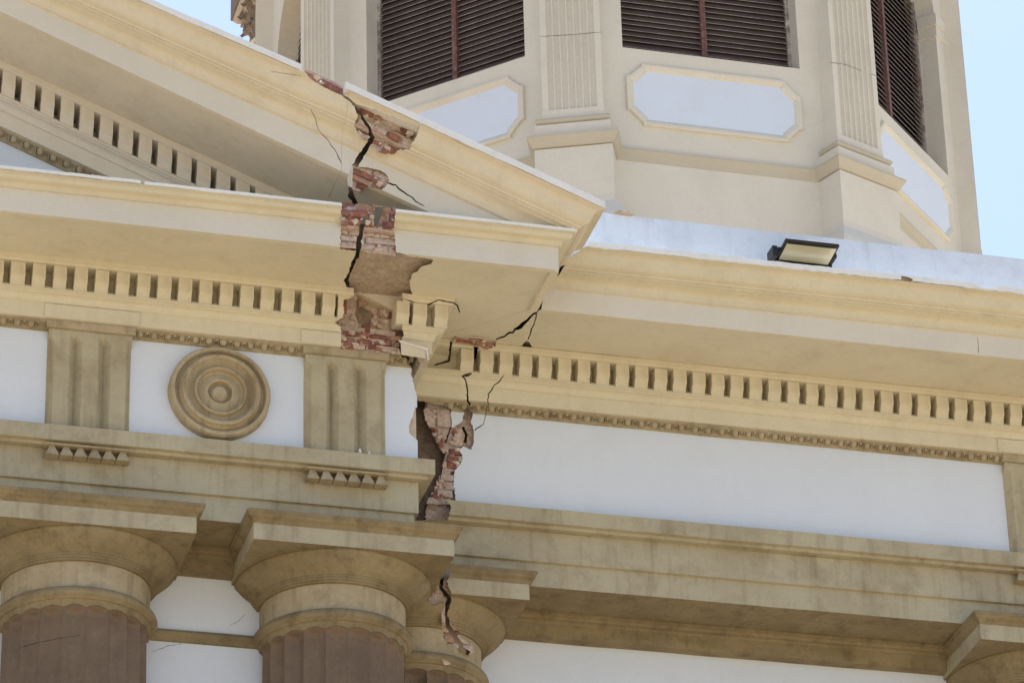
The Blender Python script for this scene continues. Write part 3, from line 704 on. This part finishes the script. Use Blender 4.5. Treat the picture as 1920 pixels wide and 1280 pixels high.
# ------------------------------------------------------------------ WALL behind the columns
WL = thing('church_wall', 'pale blue rendered wall between the brown columns', 'wall', (5, 26.8, 0))
bm = bmesh.new(); box(bm, X0, 6.30, 26.65, 27.0, 0, 14.2); box(bm, 6.30, X1, 27.305, 27.7, 0, 14.2); box(bm, 6.1, 6.299, 27.0, 27.6, 0, 14.2); wpan = mk('wall_panel', bm, BLUE, WL)
def wall_mould(Y, xa, xb):
    n = frange(xa, xb, .08)
    st = lambda dy: [(lambda p, z, x=x: (x, Y - p, z)) for x in n]
    mk('soffit_moulding', sweep([(-.02, 14.1385), (.19, 14.1385), (.19, 14.118)] + scurve((.165, 14.112), (.115, 14.07), .2, 3) + [(.105, 14.065), (.10, 13.955), (-.02, 13.953)], st(0), .004, 3), OCHRE, WL)
    mk('string_course', sweep([(-.02, 13.505), (.03, 13.50), (.048, 13.475), (.048, 13.455), (.03, 13.43), (.02, 13.41), (-.02, 13.405)], st(0), .003, 4), OCHRE, WL)
wall_mould(26.65, X0, 6.28); wall_mould(27.305, 6.32, X1)
bm = bmesh.new()   # raised frame of the sunk panel between the columns
for (xa, xb, za, zb_) in ((4.62, 5.23, 12.99, 13.03), (4.62, 4.66, 11.0, 12.985), (5.19, 5.23, 11.0, 12.985)): box(bm, xa, xb, 26.625, 26.66, za, zb_)
mk('panel_frame', bm, CREAM2, WL)

# ------------------------------------------------------------------ PARAPET and roof over the wing
bm = sweep([(.90, 16.53), (.86, 17.03), (.55, 17.035), (.5, 16.5)], [(lambda p, z, x=x: (x, YW - p, z)) for x in frange(7.0, 14.2, .12)], .006, 8)
pr = mk('parapet', bm, plaster('weathered_pale_blue_paint', (.60, .66, .74), (.66, .71, .78), (.36, .37, .38), .3, 1.5, .25, streak=1.2, fine=.06, chips=.015, chipcol=(.22, .2, .18))); tag(pr, 'low pale blue parapet above the right cornice, below the bell tower', 'parapet')
bm = bmesh.new(); box(bm, 6.6, 20, 26.2, 40, 16.6, 16.98); rf = mk('roof', bm, GREY); tag(rf, 'flat roof slab behind the low parapet, carrying the bell tower', 'roof')

# ------------------------------------------------------------------ BELL TOWER
TA, TCX, TRP, TPW, THW, TD = 3.575, 11.072, 3.945, .304, .943, .233
TC = Vector((TCX, 32 + TA, 0)); TS = TA * math.tan(rad(22.5))
BT = thing('bell_tower', 'octagonal cream bell tower with brown louvred windows and fluted corner pilasters', 'bell tower', (TCX, 32 + TA, 16.98))
def TM(ang, R):      # local x along the face, local y outward, z up
    t = rad(ang); n = Vector((math.sin(t), -math.cos(t), 0)); u = Vector((math.cos(t), math.sin(t), 0))
    o = TC + n * R
    return Matrix(((u.x, n.x, 0, o.x), (u.y, n.y, 0, o.y), (0, 0, 1, 0), (0, 0, 0, 1)))
ZI, ZT = 24.72, 26.6
for ang in (-135, -90, -45, 0, 45, 90, 135, 180):
    M = TM(ang, TA); hw = THW; s = TS
    bm = bmesh.new()
    box(bm, -s, s, -.34, 0, 16.9, 22.70, M)
    box(bm, -s, -hw, -.34, 0, 22.70, ZI, M); box(bm, hw, s, -.34, 0, 22.70, ZI, M)
    n = 20; fr = []; bk = []
    for sy, lst in ((0, fr), (-.34, bk)):
        for i in range(n + 1):
            a = math.pi - math.pi * i / n
            lst.append((bm.verts.new(M @ Vector((hw * math.cos(a), sy, ZI + hw * math.sin(a)))), bm.verts.new(M @ Vector((lerp(-s, s, i / n), sy, ZT)))))
    for i in range(n):
        bm.faces.new((fr[i][0], fr[i + 1][0], fr[i + 1][1], fr[i][1])); bm.faces.new((bk[i][0], bk[i][1], bk[i + 1][1], bk[i + 1][0])); bm.faces.new((fr[i][0], bk[i][0], bk[i + 1][0], fr[i + 1][0]))
    for s_, i in ((-1, 0), (1, n)):
        a = bm.verts.new(M @ Vector((s_ * s, 0, ZI))); b = bm.verts.new(M @ Vector((s_ * s, -.34, ZI)))
        bm.faces.new((fr[i][0], a, fr[i][1])); bm.faces.new((bk[i][0], b, bk[i][1]))
    mk('tower_wall', bm, GREY, BT)
    # imposts
    for sg in (-1, 1):
        bm = bmesh.new()
        xa, xb = sorted((sg * (hw - .03), sg * (hw + .24)))
        box(bm, xa, xb, -.20, .03, 24.60, 24.74, M); xa, xb = sorted((sg * (hw - .015), sg * (hw + .24))); box(bm, xa, xb, -.20, .015, 24.46, 24.5995, M)
        mk('impost', bm, GREY, BT)
    # window
    bm = bmesh.new(); box(bm, -hw, hw, -.339, -.325, 22.701, 25.7, M)
    wn = mk('window', bm, DARK, BT)
    for sg in (-1, 1):
        xa, xb = sorted((sg * (hw - .035), sg * (hw + .004))); bm = bmesh.new(); box(bm, xa, xb, -.30, -TD + .02, 22.701, 25.6, M); mk('jamb', bm, PEEL, wn)
    bm = bmesh.new(); box(bm, -.028, .028, -.31, -TD + .035, 22.701, 25.65, M); mk('mullion', bm, RUST, wn)
    bm = bmesh.new(); z = 22.735
    while z < 25.6:
        for xa, xb in ((-hw + .035, -.028), (.028, hw - .035)):
            dz = Rd.uniform(-.004, .004); dt = Rd.uniform(-.004, .004)
            pr_ = [(-TD + .006, z - .0045 + dz), (-TD + .006, z + dz), (-TD - .042, z + .095 + dz), (-TD - .042, z + .087 + dz)]
            A = [bm.verts.new(M @ Vector((xa, y, zz))) for y, zz in pr_]; B = [bm.verts.new(M @ Vector((xb, y, zz + dt))) for y, zz in pr_]
            for i in range(4):
                j = (i + 1) % 4; f = bm.faces.new((A[i], A[j], B[j], B[i])); f.material_index = 1 if i == 0 else 0
            bm.faces.new(A); bm.faces.new(B[::-1])
        z += .067
    mk('slats', bm, None, wn, mats=[DARKW, SLATE])
    # sunk panel with moulded frame
    def outline(hx, z0, z1, c, q=.028):
        return [(-hx, z0 + c), (-hx, z1 - c), (-hx + q, z1 - c), (-hx + c, z1 - q), (-hx + c, z1), (hx - c, z1), (hx - c, z1 - q), (hx - q, z1 - c), (hx, z1 - c), (hx, z0 + c), (hx - q, z0 + c), (hx - c, z0 + q), (hx - c, z0), (-hx + c, z0), (-hx + c, z0 + q), (-hx + q, z0 + c)]
    offs = [(0, .0), (.004, .030), (.012, .036), (.036, .036), (.044, .030), (.060, .024), (.085, .004), (.088, -.02)]
    bm = bmesh.new(); loops = []
    for d, h in offs: loops.append([bm.verts.new(M @ Vector((x, h, z))) for x, z in outline(.93 - d, 21.79 + d, 22.52 - d, .165 - d * .4)])
    for a, b in zip(loops, loops[1:]):
        for i in range(16): j = (i + 1) % 16; bm.faces.new((a[i], a[j], b[j], b[i]))
    pf = mk('panel_frame', bm, GREY, BT)
    bm = bmesh.new(); ol = outline(.93 - .08, 21.87, 22.44, .133)
    A = [bm.verts.new(M @ Vector((x, .006, z))) for x, z in ol]; B = [bm.verts.new(M @ Vector((x, -.01, z))) for x, z in ol]
    bm.faces.new(A); bm.faces.new(B[::-1])
    for i in range(16): j = (i + 1) % 16; bm.faces.new((A[i], A[j], B[j], B[i]))
    mk('blue_panel', bm, BLUE, BT)
    # base band on the face
    bm = bmesh.new()
    prf = [(0, 21.50), (.05, 21.495), (.05, 21.475), (.02, 21.42), (.008, 21.375), (0, 21.37)]
    A = [bm.verts.new(M @ Vector((-s, a, b))) for a, b in prf]; B = [bm.verts.new(M @ Vector((s, a, b))) for a, b in prf]
    for i in range(len(prf) - 1): bm.faces.new((A[i], A[i + 1], B[i + 1], B[i]))
    mk('base_band', bm, TRIM, BT)
PIL = {}
for ang in (-157.5, -112.5, -67.5, -22.5, 22.5, 67.5, 112.5, 157.5):
    M = TM(ang, TRP); hw = TPW
    pts = [(-hw, -.5), (-hw, 0)]; nf = 7; x = -hw + .055; fw = (2 * hw - .11) / nf
    for k in range(nf):
        for a in (0, 30, 60, 90, 120, 150, 180):
            pts.append((x + .006 + (fw - .012) * (1 - math.cos(rad(a))) / 2, -.032 * math.sin(rad(a))))
        x += fw
    pts += [(hw, 0), (hw, -.5)]
    bm = bmesh.new(); A = [bm.verts.new(M @ Vector((a, b, 21.86))) for a, b in pts]; B = [bm.verts.new(M @ Vector((a, b, ZT))) for a, b in pts]
    for i in range(len(pts)): j = (i + 1) % len(pts); bm.faces.new((A[i], A[j], B[j], B[i]))
    bm.faces.new(A); bm.faces.new(B[::-1])
    pl = mk('pilaster', bm, GREY, BT); PIL[ang] = pl
    def stack(bm, secs):      # (half width, outward, z0, z1)
        for a, o_, z0, z1 in secs: box(bm, -a, a, -.5, o_, z0, z1, M)
    bm = bmesh.new(); stack(bm, [(hw + .006, .006, 21.74, 21.8595)]); mk('plain_foot', bm, GREY, pl)
    bm = bmesh.new()
    pf_ = [(.0, 21.739), (.035, 21.735), (.045, 21.71), (.035, 21.685), (.012, 21.68), (.06, 21.64), (.07, 21.62)]
    def ringp(prf, mat, nm, hw0):
        bm = bmesh.new(); A = []
        for e, z in prf: A.append([bm.verts.new(M @ Vector(c)) for c in ((-hw0 - e, -.5, z), (-hw0 - e, e, z), (hw0 + e, e, z), (hw0 + e, -.5, z))])
        for a, b in zip(A, A[1:]):
            for i in range(3): bm.faces.new((a[i], a[i + 1], b[i + 1], b[i]))
        bm.faces.new(A[0]); bm.faces.new(A[-1][::-1]); return mk(nm, bm, mat, pl)
    ringp([(.0, 21.7395), (.06, 21.735), (.07, 21.715), (.058, 21.69), (.035, 21.675), (.03, 21.66), (.03, 21.655)], TRIM, 'torus', hw)
    ringp([(.075, 21.6545), (.075, 21.50)], GREY, 'plinth', hw)
    ringp([(.0, 21.4995), (.155, 21.498), (.155, 21.476), (.14, 21.45), (.115, 21.41), (.105, 21.385), (.09, 21.381)], TRIM, 'pedestal_cap', hw)
    ringp([(.085, 21.3705), (.085, 20.80), (.10, 20.72), (.20, 20.55), (.26, 20.40), (.27, 16.95)], GREY, 'pedestal', hw)
# tower cornice and cap above the picture
bm = bmesh.new()
for z0, z1, r in ((26.6, 26.8, 4.2), (26.8, 27.0, 4.4)):
    A = [bm.verts.new((TCX + r * math.sin(rad(22.5 + 45 * k)), 32 + TA - r * math.cos(rad(22.5 + 45 * k)), z0)) for k in range(8)]; B = [bm.verts.new((v.co.x, v.co.y, z1 - .002)) for v in A]
    for i in range(8): j = (i + 1) % 8; bm.faces.new((A[i], A[j], B[j], B[i]))
    bm.faces.new(A[::-1]); bm.faces.new(B)
mk('tower_cornice', bm, GREY, BT)
mk('dome', lathe([(4.0, 27.0), (3.9, 27.8), (3.4, 28.9), (2.4, 29.9), (1.2, 30.4), (.05, 30.6)], TCX, 32 + TA, 48), GREY, BT, smooth=True)

# ------------------------------------------------------------------ distant Corinthian column
P = at(511, 84, 38.0)
CO = thing('corinthian_column', 'far small column with weathered brown leafy capital, seen over the pediment edge', 'column', (P.x, P.y, 16.98))
mk('shaft', lathe([(.24, P.z - .03), (.24, 16.98)], P.x, P.y, 32), GREY, CO, smooth=True)
mk('neck_ring', lathe([(.2, P.z + .0), (.262, P.z - .0), (.275, P.z - .025), (.262, P.z - .05), (.2, P.z - .06)], P.x, P.y, 40), GREY, CO)
mk('bell', lathe([(.2, P.z), (.225, P.z), (.235, P.z + .25), (.27, P.z + .38), (.34, P.z + .455), (.2, P.z + .46)], P.x, P.y, 40), STONE, CO)
bm = bmesh.new(); R = random.Random(4)
for tier, (z0, h, off, nl, r0) in enumerate(((P.z, .20, 0, 9, .235), (P.z + .12, .24, 20, 9, .245), (P.z + .27, .19, 0, 9, .27))):
    for k in range(nl):
        a = rad(off + 360 / nl * k); M = Matrix.Translation((P.x, P.y, z0)) @ Matrix.Rotation(a, 4, 'Z')
        rows = []
        for i in range(8):
            t = i / 7; out = r0 + .03 + .13 * t ** 2.2; zz = h * math.sin(min(1, t * 1.12) * math.pi / 2) - (.055 * max(0, t - .8) / .2)
            wd = .075 * math.sin(math.pi * (.18 + .72 * t)) * (1 + .22 * math.cos(i * 3.1)) + .01
            rows.append([bm.verts.new(M @ (Vector((out - abs(q) * .03, wd * q, zz)) + Vector((R.uniform(-.01, .01), R.uniform(-.006, .006), R.uniform(-.008, .008))))) for q in (-1, -.5, 0, .5, 1)] + [])
        for a_, b_ in zip(rows, rows[1:]):
            for i in range(4): bm.faces.new((a_[i], a_[i + 1], b_[i + 1], b_[i]))
bmesh.ops.solidify(bm, geom=bm.faces[:], thickness=.022)
mk('acanthus_leaves', bm, STONE, CO)
for k in range(4):
    a = rad(45 + 90 * k); bm = bmesh.new()
    for i in range(26):
        t = i / 25; ang = t * 3.4 * math.pi; rr = .075 * (1 - t * .8)
        c = Vector((P.x + math.cos(a) * (.36 + rr * math.cos(ang)), P.y + math.sin(a) * (.36 + rr * math.cos(ang)), P.z + .40 + rr * math.sin(ang)))
        bmesh.ops.create_icosphere(bm, subdivisions=1, radius=.022, matrix=Matrix.Translation(c))
    mk('volute', bm, STONE, CO)
mk('abacus', square_ring([(.2, P.z + .53), (.40, P.z + .53), (.39, P.z + .50), (.36, P.z + .462), (.2, P.z + .4615)], P.x, P.y, 4), STONE, CO)
bm = bmesh.new(); box(bm, P.x - .42, P.x + 2.2, P.y - .42, P.y + .42, P.z + .531, P.z + .9); mk('lintel', bm, SHAFT, CO)

# ------------------------------------------------------------------ floodlight
FP = at(1514, 473, 25.50)
FL = thing('floodlight', 'flat black rectangular floodlight standing on the right cornice edge', 'floodlight', (FP.x, 25.62, 16.56))
Mf = Matrix.Translation(FP) @ Matrix.Rotation(rad(84), 4, 'X') @ Matrix.Rotation(rad(0), 4, 'Z')
bm = bmesh.new(); vs = box(bm, -.225, .225, -.012, .022, -.135, .135, Mf)
bmesh.ops.bevel(bm, geom=bm.edges[:], offset=.008, segments=1, affect='EDGES'); mk('housing', bm, BLACK, FL)
bm = bmesh.new(); box(bm, -.205, .205, -.018, -.0125, -.115, .115, Mf); mk('glass', bm, LENS, FL)
for za, zb_ in ((.113, .125), (-.125, -.113)):
    bm = bmesh.new(); box(bm, -.205, .205, -.0215, -.0185, za, zb_, Mf); mk('rim', bm, BLACK, FL)
bm = bmesh.new(); Mb = Matrix.Translation(FP)
box(bm, -.245, -.222, .0, .14, -.02, .02, Mb); box(bm, .222, .245, .0, .14, -.02, .02, Mb); box(bm, -.245, .245, .12, .14, -.08, -.0205, Mb)
mk('bracket', bm, BLACK, FL)
bm = bmesh.new(); box(bm, -.29, -.25, .0, .14, -.06, .03, Mb); mk('junction_box', bm, BLACK, FL)

# ------------------------------------------------------------------ loose fragments
def lump(name, label, px, py, Y, sx, sy, sz, mat, seed, z=None, rot=0, cat='fragment', group='loose fragments lying on the ledges', mats=None):
    R = random.Random(seed); p = at(px, py, Y); bm = bmesh.new()
    bmesh.ops.create_icosphere(bm, subdivisions=2, radius=1)
    for v in bm.verts:
        k = 1 + .35 * noise.noise(v.co * 1.7 + Vector((seed, 0, 0))); v.co *= k
        v.co = Vector((v.co.x * sx, v.co.y * sy, max(-.5, v.co.z) * sz))
    bmesh.ops.rotate(bm, verts=bm.verts, cent=(0, 0, 0), matrix=Matrix.Rotation(rot, 3, 'Y'))
    bmesh.ops.translate(bm, verts=bm.verts, vec=(p.x, p.y, z + sz * .5 if z is not None else p.z))
    o = mk(name, bm, mat); tag(o, label, cat, group); return o
WHT = plaster('white_plaster_chip', (.78, .76, .72), (.7, .66, .6), (.5, .4, .3), .3, 9, .6)
lump('plaster_fragment', 'large white plaster chip in the gap right above the corner capital', 830, 968, 26.0, .065, .05, .028, WHT, 3, 14.14)
lump('plaster_fragment', 'small red and white crumb on the capital top left of the corner chip', 708, 968, 25.80, .026, .02, .012, BRICKS[2], 4, 14.14)
lump('plaster_fragment', 'tiny pale crumb on the capital top beside the red crumb', 748, 970, 25.80, .018, .02, .010, WHT, 5, 14.14)
lump('plaster_fragment', 'tiny white sliver lying under the broken triglyph', 675, 843, 25.92, .012, .015, .035, WHT, 6, 14.754)
lump('plaster_fragment', 'smallest white chip under the broken triglyph, right of the sliver', 692, 846, 25.92, .010, .012, .022, WHT, 7, 14.754)
lump('mortar_fragment', 'grey rubble lying on the parapet beside the tower foot', 1168, 402, 25.8, .09, .05, .02, MORTAR, 8, 17.032)
# broken corner block hanging below the bed moulding
bm = bmesh.new()
q = [(751, 641), (800, 655), (799, 672), (752, 665)]
A = [bm.verts.new(at(x, y, YF - .20)) for x, y in q]; B = [bm.verts.new(at(x, y, YF - .08)) for x, y in q]
for i in range(4): j = (i + 1) % 4; f = bm.faces.new((A[i], A[j], B[j], B[i]))
bm.faces.new(A); bm.faces.new(B[::-1])
bmesh.ops.bevel(bm, geom=bm.edges[:], offset=.006, segments=1, affect='EDGES')
fb = mk('plaster_block', bm, CREAM); tag(fb, 'loose yellow plaster block with white broken rim at the portico corner', 'fragment')
bm = bmesh.new()
q = [(747, 637), (803, 652), (804, 674), (801, 674), (799, 656), (750, 642)]
A = [bm.verts.new(at(x, y, YF - .208)) for x, y in q]; B = [bm.verts.new(at(x, y, YF - .09)) for x, y in q]
for i in range(6): j = (i + 1) % 6; f = bm.faces.new((A[i], A[j], B[j], B[i]))
bm.faces.new(A); bm.faces.new(B[::-1]); part(mk('broken_rim', bm, WHT), fb)

crack([PIL[-22.5]], [(1012, 69, .8), (1050, 67, .9), (1090, 64, .8), (1136, 60, .8)], 31.4, 32.1, .5, 70, VOID)
crack([PIL[22.5]], [(1556, 117, .8), (1585, 121, .9), (1610, 131, .8), (1650, 145, .8)], 31.6, 32.3, .5, 71, VOID)
crack([k1[4]], [(4, 1232, .8), (40, 1212, 1.1), (72, 1204, .9), (110, 1196, .8), (150, 1190, .6)], 25.8, 26.3, .8, 72, VOID)
crack([wpan], [(284, 1222, .7), (315, 1210, 1), (338, 1206, .8), (348, 1192, 1), (360, 1188, .7)], 26.5, 26.68, .8, 73, VOID)
crack([wpan], [(430, 1172, .6), (446, 1164, .9), (460, 1150, .7)], 26.5, 26.68, .6, 74, VOID)
apply_cuts()
